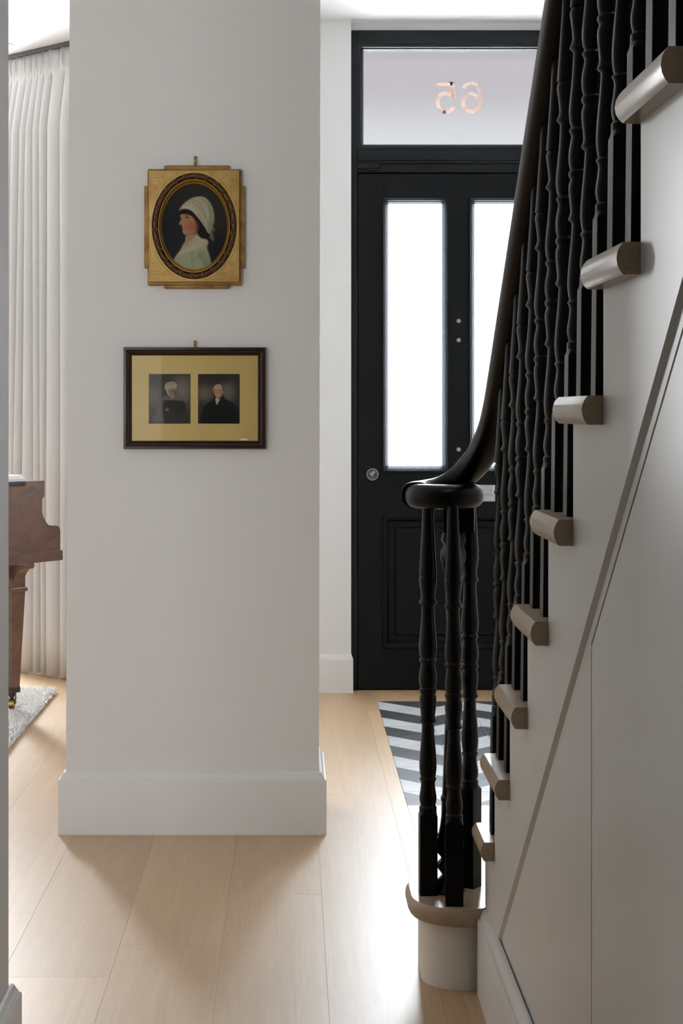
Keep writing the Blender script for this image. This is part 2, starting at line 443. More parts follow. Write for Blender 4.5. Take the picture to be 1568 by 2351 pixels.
mb = MB(); mb.ringframe(-2.24, -1.78, .55, 2.85, [(0, 9.07), (0, 9.02), (.05, 9.02), (.05, 9.07), (0, 9.07)]); mb.box(-2.24, -1.78, 9.02, 9.07, 1.66, 1.72)
build(mb, 'sash_frame', 'trim', wn)
mb = MB(); mb.box(-2.2, -1.82, 9.045, 9.048, .6, 2.8); build(mb, 'pane', 'glass', wn)

# ------------------------------------------------------------------ front door, frame and fanlight
YD = 7.742
fr = thing('trim_1', (.766, YD, 0), 'charcoal painted door frame with fanlight rail', 'door frame', kind='structure')
mb = MB(); mb.bbox(.27, .3005, YD - .006, YD + .12, 0, 3.03, .002); build(mb, 'jamb', 'doorframe', fr)
mb = MB(); mb.bbox(1.2315, 1.262, YD - .006, YD + .12, 0, 3.03, .002); build(mb, 'jamb', 'doorframe', fr)
mb = MB(); mb.bbox(.3005, 1.2315, YD - .006, YD + .12, 2.968, 3.03, .002); build(mb, 'head', 'doorframe', fr)
mb = MB(); mb.bbox(.3005, 1.2315, YD - .004, YD + .12, 2.378, 2.418, .002); mb.bbox(.3005, 1.2315, YD - .018, YD + .12, 2.418, 2.430, .003); mb.bbox(.3005, 1.2315, YD - .008, YD + .12, 2.430, 2.482, .003)
build(mb, 'fanlight_rail', 'doorframe', fr)
mb = MB(); mb.bbox(.298, .402, YD - .03, YD - .003, 2.392, 2.418, .003); mb.bbox(.345, .402, YD - .034, YD - .003, 2.384, 2.392, .002)
build(mb, 'door_closer_catch', 'doorframe', fr)
mb = MB(); mb.box(.3005, .322, YD + .05, YD + .12, 0, 2.38); mb.box(1.21, 1.2315, YD + .05, YD + .12, 0, 2.38); mb.box(.322, 1.21, YD + .05, YD + .12, 2.355, 2.38)
build(mb, 'door_stop', 'doorframe', fr)
mb = MB(); mb.box(.3005, 1.2315, YD + .047, YD + .2, -.02, .02); build(mb, 'threshold', 'doorframe', fr)
fl = thing('window_2', (.766, YD + .03, 2.48), 'wide frosted fanlight over the black door with clear house numerals', 'window', kind='structure')
mb = MB(); mb.ringframe(.3005, 1.2315, 2.482, 2.968, [(0, YD + .06), (0, YD - .002), (.014, YD - .002), (.017, YD + .006), (.022, YD + .010), (.026, YD + .022), (.0295, YD + .03), (.0295, YD + .032), (0, YD + .06)])
build(mb, 'glazing_bead', 'doorframe', fl)
mb = MB(); mb.box(.3005, 1.2315, YD + .112, YD + .118, 2.482, 2.968); build(mb, 'pane', 'transom', fl)
def ribbon(pts, w, y, t=.0015):
    """flat stroke in the XZ plane"""
    pts = [Vector((p[0], p[1])) for p in pts]; L_, R_ = [], []
    for i, p in enumerate(pts):
        d = (pts[min(i + 1, len(pts) - 1)] - pts[max(i - 1, 0)]).normalized(); n = Vector((-d.y, d.x)) * w / 2
        L_.append(p + n); R_.append(p - n)
    mb = MB(); poly = [(*a, ) for a in L_] + [(*a, ) for a in reversed(R_)]
    n = len(pts); v = [(p.x, y, p.y) for p in L_] + [(p.x, y, p.y) for p in R_] + [(p.x, y + t, p.y) for p in L_] + [(p.x, y + t, p.y) for p in R_]
    f = []
    for i in range(n - 1):
        f += [(i, i + 1, n + i + 1, n + i), (2 * n + i, 3 * n + i, 3 * n + i + 1, 2 * n + i + 1), (i, 2 * n + i, 2 * n + i + 1, i + 1), (n + i, n + i + 1, 3 * n + i + 1, 3 * n + i)]
    f += [(0, n, 3 * n, 2 * n), (n - 1, 3 * n - 1, 4 * n - 1, 2 * n - 1)]
    return mb.add(v, f)
def smoothpts(pts, k=6):
    out = []; p = [Vector(q) for q in pts]
    for i in range(len(p) - 1):
        a, b, c, d = p[max(i - 1, 0)], p[i], p[i + 1], p[min(i + 2, len(p) - 1)]
        for j in range(k):
            t = j / k
            out.append(.5 * ((2 * b) + (c - a) * t + (2 * a - 5 * b + 4 * c - d) * t * t + (3 * b - a - 3 * c + d) * t ** 3))
    out.append(p[-1]); return out
yn = YD + .1095
def npx(q): return ((980 + q[0] / 10.453 - VX) * yn / F, CH - (160 + q[1] / 10.453 - VY) * yn / F)
five = MB()
for st in ([(240, 340), (420, 338), (612, 335)], [(606, 300), (625, 450), (655, 690)]):
    q = ribbon([npx(a) for a in st], .0175, yn); five.add(q.v, q.f)
q = ribbon(smoothpts([npx(a) for a in [(655, 640), (600, 600), (450, 565), (340, 595), (272, 690), (262, 800), (292, 920), (370, 995), (460, 1015), (560, 985), (635, 910), (665, 850)]]), .0175, yn - .0005); five.add(q.v, q.f)
build(five, 'numeral', 'numeral', fl)
six = ribbon(smoothpts([npx(a) for a in [(890, 440), (925, 375), (1000, 325), (1080, 310), (1180, 345), (1250, 450), (1280, 600), (1285, 760), (1260, 880), (1195, 965), (1080, 1005), (960, 970), (890, 890), (872, 800), (892, 700), (960, 615), (1060, 582), (1150, 605), (1225, 690)]]), .0168, yn)
build(six, 'numeral', 'numeral', fl)

dr = thing('door_1', (.766, YD, 0), 'charcoal panelled front door with two tall frosted glass panes', 'door', kind='structure')
xL, xR, g = .304, 1.228, 0
yb = YD + .045
for a, b in ((xL, .424), (1.108, xR)):
    mb = MB(); mb.bbox(a, b - g, YD, yb, .006, 2.372, .0012); build(mb, 'stile', 'door', dr)
for a, b in ((2.256, 2.372), (.80, 1.01), (.006, .196)):
    mb = MB(); mb.bbox(.4225, 1.1095, YD + .0003, yb - .001, a, b, .0006); build(mb, 'rail', 'door', dr)
mb = MB(); mb.bbox(.714, .818, YD, yb, 1.008, 2.258, .0006); build(mb, 'mullion', 'door', dr)
PM = [(0, YD + .02), (-.004, YD + .001), (-.004, YD - .008), (.002, YD - .010), (.006, YD - .006), (.010, YD - .005), (.013, YD + .001), (.017, YD + .004), (.020, YD + .012), (.024, YD + .016), (.024, YD + .03)]
for a, b in ((.42, .714), (.818, 1.112)):
    mb = MB(); mb.ringframe(a, b, 1.006, 2.26, PM); build(mb, 'glazing_moulding', 'door', dr, smooth=25)
    mb = MB(); mb.box(a + .022, b - .022, YD + .018, YD + .024, 1.028, 2.238); build(mb, 'glass_pane', 'pane', dr)
mb = MB(); mb.ringframe(.416, 1.116, .192, .806, [(0, YD + .02), (0, YD - .008), (.004, YD - .013), (.011, YD - .013), (.014, YD - .009), (.019, YD - .008), (.024, YD - .002), (.027, YD + .004), (.032, YD + .016)])
build(mb, 'panel_moulding', 'door', dr, smooth=25)
mb = MB(); mb.rings([[(.446, YD + .016, .222), (1.086, YD + .016, .222), (1.086, YD + .016, .776), (.446, YD + .016, .776)],
                     [(.472, YD + .014, .248), (1.06, YD + .014, .248), (1.06, YD + .014, .75), (.472, YD + .014, .75)],
                     [(.479, YD + .004, .255), (1.053, YD + .004, .255), (1.053, YD + .004, .743), (.479, YD + .004, .743)]], cap0=False)
build(mb, 'raised_panel', 'door', dr)
# door furniture
def turned_y(prof, x, y, z, n=28):
    """lathe about an axis parallel to Y; prof = [(toward camera, radius)]"""
    mb = MB()
    return mb.rings([[(x + r * math.cos(2 * math.pi * j / n), y - h, z + r * math.sin(2 * math.pi * j / n)) for j in range(n)] for h, r in prof])
lk = build(turned_y([(0, .0285), (.010, .0285), (.014, .027), (.014, .0248), (.009, .0240), (.006, .0240)], .370, YD, .992), 'lock_escutcheon', 'steel', dr, smooth=30)
build(turned_y([(.005, .0243), (.009, .0242), (.009, .0005)], .370, YD, .992), 'lock_plate', 'lockplate', lk)
lk['label'] = 'round steel lock escutcheon'
mb = MB(); mb.prism([(.3565, .9895), (.358, .996), (.3765, 1.0075), (.381, 1.0065), (.3815, 1.001), (.373, .9945), (.3725, .984), (.370, .982), (.3675, .984), (.3675, .9895), (.360, .988)], 'y', YD - .020, YD - .008)
build(mb, 'lock_snib', 'steel', lk)
for sx in (-.0135, .0135):
    build(turned_y([(.0085, .005), (.0105, .0045), (.0105, .0005)], .370 + sx, YD, .988, 12), 'lock_screw', 'darkhole', lk)
for z in (1.696, 1.608, 1.106):
    o = build(turned_y([(0, .0105), (.004, .0105), (.007, .008), (.007, .0055), (.004, .005), (.004, .0004)], .766, YD, z, 18), 'bolt_cover', 'steel', dr, smooth=30)
    build(turned_y([(.004, .0035), (.0075, .003), (.0075, .0004)], .766, YD, z, 10), 'bolt_pin', 'chrome', o)
mb = MB(); mb.bbox(.598, .934, YD - .006, YD, .866, .944, .002)
lb = build(mb, 'letterbox', 'chrome', dr); lb['label'] = 'satin chrome letterbox plate'
mb = MB(); mb.bbox(.606, .926, YD - .016, YD - .005, .898, .942, .004, seg=2); build(mb, 'flap', 'chrome', lb)

# ------------------------------------------------------------------ staircase
XS = .4273; G = .248; R = .186; TH = .040
Yr = {k: 2.313 + (8 - k) * G for k in range(3, 18)}
Yr[2] = 3.725; NS = 15
st = thing('staircase', (.9, 2.2, 0), 'white painted closed staircase with pale oak treads and half round nosings', 'staircase')
SAG = .0085; RR = (TH * TH / 4 + SAG * SAG) / (2 * SAG)
LV = [0, .05, .15, .3, .5, .7, .85, .95, 1]
def inset(t): return RR - math.sqrt(max(RR * RR - (TH * (2 * t - 1) / 2) ** 2, 0))
XO, XI = .3975, 1.345
for k in range(2, NS + 1):
    y0, y1 = Yr[k + 1], Yr[k] + .018
    if k == 2: y1 = 3.735
    z1 = k * R; rs = []
    for t in LV:
        i = inset(t); a, b = XO + i, y1 - i; c = .006
        rs.append([(XI, y0, z1 - TH + TH * t), (XI, b, z1 - TH + TH * t), (a + c, b, z1 - TH + TH * t), (a + c * .3, b - c * .3, z1 - TH + TH * t), (a, b - c, z1 - TH + TH * t), (a, y0, z1 - TH + TH * t)])
    build(MB().rings(rs), 'tread', 'tread', st, smooth=25)
    mb = MB(); mb.box(XS + .006, XI, Yr[k] - .018, Yr[k], (k - 1) * R, k * R - TH); build(mb, 'riser', 'string', st)
# curtail step
CX, CYn, CYf = .38, 3.815, 3.90
def curtail(r, z):
    o = []
    a0 = -math.acos(max(-1, min(1, (.424 - CX) / r)))
    for j in range(15):
        a = a0 + (-math.pi - a0) * j / 14; o.append((CX + r * math.cos(a), CYn + r * math.sin(a), z))
    for j in range(9):
        a = math.pi - math.pi / 2 * j / 8; o.append((CX + r * math.cos(a), CYf + r * math.sin(a), z))
    o += [(XI, CYf + r, z), (XI, 3.73, z), (.431, 3.73, z)]
    return o
build(MB().rings([curtail(.118 - inset(t), R - TH + TH * t) for t in LV]), 'curtail_tread', 'tread', st, smooth=25)
dm = build(MB().rings([curtail(.088, 0), curtail(.088, R - TH)]), 'curtail_drum', 'drum', st, smooth=25); dm['label'] = 'cream curved riser of the bottom step'
# cut string
pts = []
C1, SL = 1.28 + 1.522, .75
for k in range(NS, 1, -1):
    pts += [(Yr[k + 1], k * R - TH), (Yr[k], k * R - TH)]
top = [p for p in pts]
y_hi = Yr[NS + 1]
poly = top + [(3.725, 0), (3.487, 0), (3.487, C1 - SL * 3.487), (y_hi, C1 - SL * y_hi)]
CHF = .008
polyc = top + [(3.725, 0), (3.487 + CHF, 0), (3.487 + CHF, C1 - SL * 3.487 + CHF * .3), (y_hi, C1 - SL * y_hi + CHF)]
build(MB().rings([[(XS, *p) for p in polyc], [(XS + .0075, *p) for p in poly], [(XS + .03, *p) for p in poly]]), 'string_board', 'string', st)
C2 = 1.28 + 1.4976; XP = .434
yg = 2.445
poly = [(y_hi, C1 - SL * y_hi - .002), (3.487, C1 - SL * 3.487 - .002), (3.487, 0), (yg, 0), (yg, C2 - SL * yg), (y_hi, C2 - SL * y_hi)]
build(MB().prism(poly, 'x', XP, XP + .025), 'spandrel_frame', 'string', st)
gp = .006
yh = .75
poly = [(yg - gp, .0), (yg - gp, C2 - SL * (yg - gp) - gp * 1.25), (yh, C2 - SL * yh - gp * 1.25), (yh, 0)]
cd = build(MB().prism(poly, 'x', XP, XP + .02), 'cupboard_door', 'string', st); cd['label'] = 'flush white cupboard door under the stairs'
build(MB().prism([(y_hi, C2 - SL * y_hi), (yh - .004, C2 - SL * (yh - .004)), (yh - .004, 0), (y_hi, 0)], 'x', XP, XP + .02), 'spandrel_panel', 'string', st)
build(MB().prism([(3.40, 0), (3.40, .2), (y_hi, C2 - SL * y_hi), (y_hi, 0)], 'x', XP + .027, XP + .045), 'gap_shade_sheet', 'darkhole', st)  # near-black sheet added as painted shade in the cupboard door gap
build(sweep([(.430, 3.705), (.430, y_hi)], [(o * 1.03, z) for o, z in SKIRT]), 'baseboard_right', 'string', smooth=25, label='white moulded skirting along the foot of the stair panelling', cat='skirting', kind='structure')

# ------------------------------------------------------------------ balustrade
bl = thing('stair_balustrade', (.40, 3.82, R), 'black gloss turned balusters under a black handrail ending in a volute', 'balustrade')
TP = [(0, .0196), (.001, .0196), (.0093, .0196), (.0105, .0185), (.0133, .0165), (.019, .0185), (.028, .0197), (.036, .0192), (.048, .0172), (.0585, .0161), (.0645, .0160), (.0697, .0178), (.0723, .0196), (.0749, .0180), (.077, .0165), (.085, .0183), (.095, .0194), (.104, .0197), (.115, .0194), (.130, .0184), (.146, .0171), (.1726, .0148), (.1962, .0136), (.1985, .0150), (.2028, .0197), (.208, .0176), (.2148, .0162), (.225, .0171), (.241, .0191), (.2515, .0197), (.259, .0190), (.264, .0172), (.266, .0168), (.269, .0188), (.2739, .0201), (.278, .0189), (.2805, .0170), (.284, .0182), (.292, .0198), (.304, .0202), (.314, .0192), (.325, .0171), (.333, .0158), (.3385, .0180), (.3424, .0201), (.3455, .0182), (.348, .0163), (.355, .0190), (.3683, .0204), (.378, .0202), (.395, .0188), (.4118, .0172), (.439, .0152), (.4636, .0143), (.4663, .0155), (.4717, .0207), (.477, .0182), (.4853, .0157), (.496, .0166), (.51, .0184), (.5234, .0205), (.529, .0201), (.534, .0178), (.5345, .0178), (.5355, .0203), (.537, .0203), (.565, .0184), (.602, .0163), (.643, .0140), (.687, .0127), (.70, .0125)]
def baluster_mesh(base):
    mb = MB(); n = 24; rs = []
    def sq(half, e, z):
        o = []
        for j in range(n):
            a = 2 * math.pi * (j + .5) / n; c, s_ = math.cos(a), math.sin(a)
            r = half / (abs(c) ** e + abs(s_) ** e) ** (1 / e); o.append((r * c, r * s_, z))
        return o
    def box_ring(half, z, ch=.0016):
        # 24 points round a square with chamfered corners, 6 per side
        o = []
        for side in range(4):
            for t in (-1, -.6, -.2, .2, .6, 1):
                u = t * (half - ch); p = (half, u)
                for _ in range(side): p = (-p[1], p[0])
                o.append((p[0], p[1], z))
        return o
    def circ_ring(r, z):
        o = []
        for side in range(4):
            for t in (-1, -.6, -.2, .2, .6, 1):
                a = side * math.pi / 2 + t * math.pi / 4 * .92
                o.append((r * math.cos(a), r * math.sin(a), z))
        return o
    rs = [box_ring(.02, 0), box_ring(.02, base - .010)]
    # arched shoulders: blend from square to round
    a, b = box_ring(.02, 0), circ_ring(.0196, 0)
    for t in (.35, .7, 1.0):
        rs.append([(p[0] * (1 - t) + q[0] * t, p[1] * (1 - t) + q[1] * t, base - .010 + .010 * t) for p, q in zip(a, b)])
    rs += [circ_ring(r, base + h) for h, r in TP]
    return mb.rings(rs)
def first_baluster(base):
    o = build(baluster_mesh(base), 'baluster', 'black', bl, smooth=32, origin=(0, 0, 0)); return o
used = {}
def add_baluster(base, loc, rz=0, ry=.011):
    if base not in used:
        o = first_baluster(base); used[base] = o
        o.location = Vector(loc) - Vector(PIV[bl.name]); o.rotation_euler = (0, ry, rz)
    else: o = put(used[base], loc, bl, rz, ry)
    return o
XB = .4477
for k in range(3, NS + 1):
    add_baluster(.262, (XB, Yr[k + 1] + .082, k * R)); add_baluster(.170, (XB, Yr[k + 1] + .206, k * R))
add_baluster(.262, (XB, Yr[3] + .082, 2 * R))
add_baluster(.188, (.309, 3.828, R), rz=.03, ry=0)
add_baluster(.188, (.3610, 3.745, R), rz=-.10, ry=-.004).rotation_euler.x = -.022
add_baluster(.234, (.4105, 3.888, R), rz=-.62, ry=0.0)
# cast iron newel
NP = [(0, .033), (.004, .036), (.010, .035), (.013, .031), (.016, .030), (.028, .0262), (.033, .021), (.039, .0168), (.046, .020), (.054, .0268), (.060, .0275), (.066, .025), (.075, .0188), (.080, .020), (.090, .027), (.104, .0318), (.115, .030), (.125, .0262), (.1265, .028), (.131, .028), (.133, .0255), (.15, .0225), (.172, .0200), (.205, .0195), (.209, .0215), (.216, .0215), (.220, .0185), (.266, .0172), (.40, .0135), (.52, .0120), (.60, .0130), (.66, .0160), (.72, .0195), (.74, .0225), (.758, .0270), (.772, .0270), (.783, .0225), (.790, .0215), (.800, .0270), (.812, .0255), (.818, .022), (.83, .02)]
def lobes(h, a):
    w = 0
    if .044 < h < .125 or .70 < h < .82: w = .10
    return w * math.sin(6 * a + h * 60)
nw = build(MB().lathe(NP, .3605, 3.842, R, 36, lobes=lobes), 'newel_post', 'iron', bl, smooth=35); nw.rotation_euler = (0, .012, 0); nw.location.x -= .0022
nw['label'] = 'slender black cast iron newel with leafy swellings'
mb = MB(); c = math.cos(-.13); s_ = math.sin(-.13); rs = []
for z, h in ((1.005, .0325), (1.006, .034), (1.055, .0345), (1.075, .0345)):
    rs.append([(.3830 + h * (x * c - y * s_), 3.856 + h * (x * s_ + y * c), z) for x, y in ((-1, -1), (1, -1), (1, 1), (-1, 1))])
build(mb.rings(rs), 'newel_block', 'black', bl)
# handrail
def railring(p, t, w=.0345, h=.031):
    t = t.normalized(); r = t.cross(Vector((0, 0, 1))).normalized(); u = r.cross(t)
    o = []
    for j in range(20):
        a = 2 * math.pi * j / 20; e = 2.6
        c, s2 = math.cos(a), math.sin(a)
        k = 1 / (abs(c) ** e + abs(s2) ** e) ** (1 / e)
        hh = h if s2 > 0 else h * .9
        o.append(p + r * (w * k * c) + u * (hh * k * s2))
    return o
rc = lambda y: 1.28 + 2.772 - .741 * y
raw = [(.4575, y, rc(y)) for y in (.45, 1.0, 1.6, 2.2, 2.8, 3.2, 3.45, 3.58, 3.66)] + [(.4565, 3.725, 1.289), (.4510, 3.785, 1.238), (.437, 3.838, 1.190), (.413, 3.880, 1.150), (.381, 3.905, 1.118), (.345, 3.910, 1.098), (.311, 3.898, 1.091), (.288, 3.868, 1.089), (.284, 3.838, 1.089)]
pp = smoothpts(raw, 6)
rings = [railring(p, pp[min(i + 1, len(pp) - 1)] - pp[max(i - 1, 0)]) for i, p in enumerate(pp)]
hr = build(MB().rings(rings), 'handrail', 'black', bl, smooth=50)
VP_ = []
for j in range(17):
    a = -math.pi / 2 + math.pi * j / 16
    c, s2 = math.cos(a), math.sin(a); k = 1 / (abs(c) ** 2.3 + abs(s2) ** 2.3) ** (1 / 2.3)
    VP_.append((.0275 * k * s2, .0600 + .0300 * k * c))
prof = [(-.0275, .001)] + [(-.0275, .03)] + VP_ + [(.0275, .05), (.024, .042), (.020, .034), (.019, .026), (.022, .02), (.025, .01), (.0255, .001)]
build(MB().lathe(prof, .3465, 3.838, 1.0885, 48), 'volute', 'black', hr, smooth=50)

# ------------------------------------------------------------------ pictures
YW = 5.118
def wpx(px, py, d=5.095): return ((px - VX) * d / F, CH - (py - VY) * d / F)

def sd_poly(px, py, poly):
    d = np.full(px.shape, 1e9); inside = np.zeros(px.shape, bool); n = len(poly)
    for i in range(n):
        x0, y0 = poly[i]; x1, y1 = poly[(i + 1) % n]
        ex, ey = x1 - x0, y1 - y0; wx, wy = px - x0, py - y0
        t = np.clip((wx * ex + wy * ey) / (ex * ex + ey * ey + 1e-9), 0, 1)
        d = np.minimum(d, np.hypot(wx - ex * t, wy - ey * t))
        c = ((y0 > py) != (y1 > py)) & (px < (x1 - x0) * (py - y0) / (y1 - y0 + 1e-12) + x0)
        inside ^= c
    return np.where(inside, -d, d)
def sd_line(px, py, pts):
    d = np.full(px.shape, 1e9)
    for (x0, y0), (x1, y1) in zip(pts[:-1], pts[1:]):
        ex, ey = x1 - x0, y1 - y0; wx, wy = px - x0, py - y0
        t = np.clip((wx * ex + wy * ey) / (ex * ex + ey * ey + 1e-9), 0, 1)
        d = np.minimum(d, np.hypot(wx - ex * t, wy - ey * t))
    return d
def cr(pts, k=5): return [tuple(p) for p in smoothpts([(*p,) for p in pts], k)]
def paint(U, V, base, layers):
    """U, V sample positions; layers of soft polygons ('p'), ellipses ('e') and brush strokes ('l')"""
    img = np.zeros(U.shape + (3,)); img[:] = srgb(*base)
    for L in layers:
        kind, geo, col, soft = L[0], L[1], np.array(srgb(*L[2])), L[3]
        al = L[4] if len(L) > 4 else 1
        if kind == 'p': sd = sd_poly(U, V, cr(list(geo) + [geo[0]], 4)[:-1])
        elif kind == 'h': sd = sd_poly(U, V, geo)
        elif kind == 'e':
            cx, cy, rx, ry = geo; sd = (np.hypot((U - cx) / rx, (V - cy) / ry) - 1) * min(rx, ry)
        else: sd = sd_line(U, V, cr(geo[1:], 4)) - geo[0]
        m = np.clip(.5 - sd / (2 * soft), 0, 1); m = m * m * (3 - 2 * m) * al
        img = img * (1 - m[..., None]) + col * m[..., None]
    return img
GAIN = 1.8
def canvas(name, us, vs, tow, img, m, parent, mask=None, y=0):
    """grid of painted points; tow maps (u, v) to world x, z"""
    nu, nv = len(us), len(vs); mb = MB()
    verts = []
    for v in vs:
        for u in us:
            x, z = tow(u, v); verts.append((x, y, z))
    f = []
    for j in range(nv - 1):
        for i in range(nu - 1):
            if mask is None or mask[j, i]:
                f.append((j * nu + i, j * nu + i + 1, (j + 1) * nu + i + 1, (j + 1) * nu + i))
    mb.add(verts, f)
    k = len(mb.v)
    o = build(mb, name, m, parent)
    a = o.data.color_attributes.new('Col', 'FLOAT_COLOR', 'POINT')
    col = np.ones((nu * nv, 4)); col[:, :3] = np.clip(img.reshape(-1, 3) * GAIN, 0, .9)
    a.data.foreach_set('color', col.ravel())
    return o

# --- oval portrait in a stepped gilt frame (positions measured on the frame's face)
pf = thing('oval_portrait', (-.295, YW, 1.65), 'oval portrait of a woman in a white turban, stepped gilt frame', 'painting')
def rect(px0, px1, py0, py1, y0, y1, mb, b=.003, d=5.095, mi=0):
    x0, z1 = wpx(px0, py0, d); x1, z0 = wpx(px1, py1, d); mb.bbox(x0, x1, y0, y1, z0, z1, b, mi)
    return mb
mb = MB(); rect(330, 563, 425, 615, YW - .010, YW - .001, mb); rect(376, 527, 378, 662, YW - .0105, YW - .001, mb); rect(338, 555, 387, 655, YW - .014, YW - .001, mb)
build(mb, 'back_board', 'goldedge', pf)
# face plate with the oval opening
cx, cz = wpx(310 + 762 / 5.6, 340 + 1005 / 5.6)
x0, z1 = wpx(342.5, 392); x1, z0 = wpx(549, 647.5)
sc = 5.095 / F
ro = (97.3 * sc, 121.7 * sc); ri = (82.5 * sc, 107.5 * sc); rp = (76 * sc, 99 * sc)
N_ = 96
def ell(r, y, f=1): return [(cx + r[0] * f * math.cos(2 * math.pi * j / N_), y, cz + r[1] * f * math.sin(2 * math.pi * j / N_)) for j in range(N_)]
def boxray(y, gr=0):
    o = []
    for j in range(N_):
        a = 2 * math.pi * j / N_; c, s2 = math.cos(a) * ro[0], math.sin(a) * ro[1]
        t = min(((x1 - gr - cx) if c > 0 else (x0 + gr - cx)) / c if abs(c) > 1e-9 else 1e9, ((z1 - gr - cz) if s2 > 0 else (z0 + gr - cz)) / s2 if abs(s2) > 1e-9 else 1e9)
        o.append((cx + c * t, y, cz + s2 * t))
    # put the nearest ray on each corner
    for X in (x0 + gr, x1 - gr):
        for Z in (z0 + gr, z1 - gr):
            j = min(range(N_), key=lambda q: (o[q][0] - X) ** 2 + (o[q][2] - Z) ** 2); o[j] = (X, y, Z)
    return o
mb = MB(); mb.rings([boxray(YW - .012), boxray(YW - .0285), boxray(YW - .030, .002), ell(ro, YW - .030), ell(ro, YW - .018)], cap0=False, cap1=False)
build(mb, 'gilt_face', 'gold', pf)
# carved ring: rounded section between ro and ri
rs = []
for j in range(9):
    t = j / 8; a = math.pi * t
    rr = tuple(o + (i - o) * t for o, i in zip(ro, ri)); rs.append(ell(rr, YW - .024 - .010 * math.sin(a)))
build(MB().rings(rs, cap0=False, cap1=False), 'carved_ring', 'carved', pf, smooth=60)
rs = [ell(ri, YW - .030), ell(ri, YW - .033, .995), ell(ri, YW - .033, .98), ell(ri, YW - .028, .968), ell(rp, YW - .018, 1.01), ell(rp, YW - .016, .99)]
build(MB().rings(rs, cap0=False, cap1=False), 'gilt_slip', 'goldslip', pf, smooth=40)
# carved rosettes round the ring
rmid = tuple((a + b) / 2 for a, b in zip(ro, ri))
rz_m = MB()
pts = []
for j in range(22):
    t = j / 21; a = t * 2.2 * 2 * math.pi; r = .0084 * (1 - .8 * t)
    pts.append((r * math.cos(a), -.001 - .003 * t, r * math.sin(a)))
rz_m.tube(pts, .0017, 6)
rz_m.rings([[(q * math.cos(2 * math.pi * j / 8), y, q * math.sin(2 * math.pi * j / 8)) for j in range(8)] for y, q in ((0, .0022), (-.0035, .0018), (-.0045, .0006))])
ros = None; per = 26
arc = []; acc = 0
fine = [(rmid[0] * math.cos(2 * math.pi * j / 720), rmid[1] * math.sin(2 * math.pi * j / 720)) for j in range(721)]
cum = [0]
for a, b in zip(fine[:-1], fine[1:]): cum.append(cum[-1] + math.hypot(b[0] - a[0], b[1] - a[1]))
for q in range(per):
    target = cum[-1] * (q + .35) / per
    j = min(range(721), key=lambda i: abs(cum[i] - target)); x, z = fine[j]
    loc = (cx + x, YW - .0325, cz + z)
    if ros is None:
        ros = build(rz_m, 'rosette', 'rosette', pf, smooth=50, origin=(0, 0, 0)); ros.location = Vector(loc) - Vector(PIV[pf.name])
    else: put(ros, loc, pf, ry=random.uniform(0, 6.28))
# incised corner ornament: squares and scrolls
for sx in (-1, 1):
    for sz in (-1, 1):
        mb = MB(); ccx, ccz = (x0 if sx < 0 else x1), (z0 if sz < 0 else z1); y = YW - .0302
        def q(u, v): return (ccx - sx * u * sc, y, ccz - sz * v * sc)
        w = .00035
        for a0, b0 in ((7.5, 9), (16.5, 9), (7.5, 18), (16.5, 18)):
            mb.tube([q(a0, b0), q(a0 + 7, b0), q(a0 + 7, b0 + 7), q(a0, b0 + 7), q(a0, b0)], w, 4)
        for ux, uz in ((34, 14), (14, 38)):
            mb.tube([q(ux + 8 * (1 - t / 30) * math.cos(t * .42), uz + 8 * (1 - t / 30) * math.sin(t * .42)) for t in range(28)], w, 4)
        mb.tube([q(4, 78), q(4, 5), q(70, 5)], w, 4)
        arcp = []
        for t in range(17):
            a = math.radians(20 + 50 * t / 16)
            arcp.append((cx + sx * ro[0] * 1.06 * math.cos(a), y, cz + sz * ro[1] * 1.05 * math.sin(a)))
        mb.tube(arcp, w, 4)
        build(mb, 'corner_ornament', 'goldline', pf)
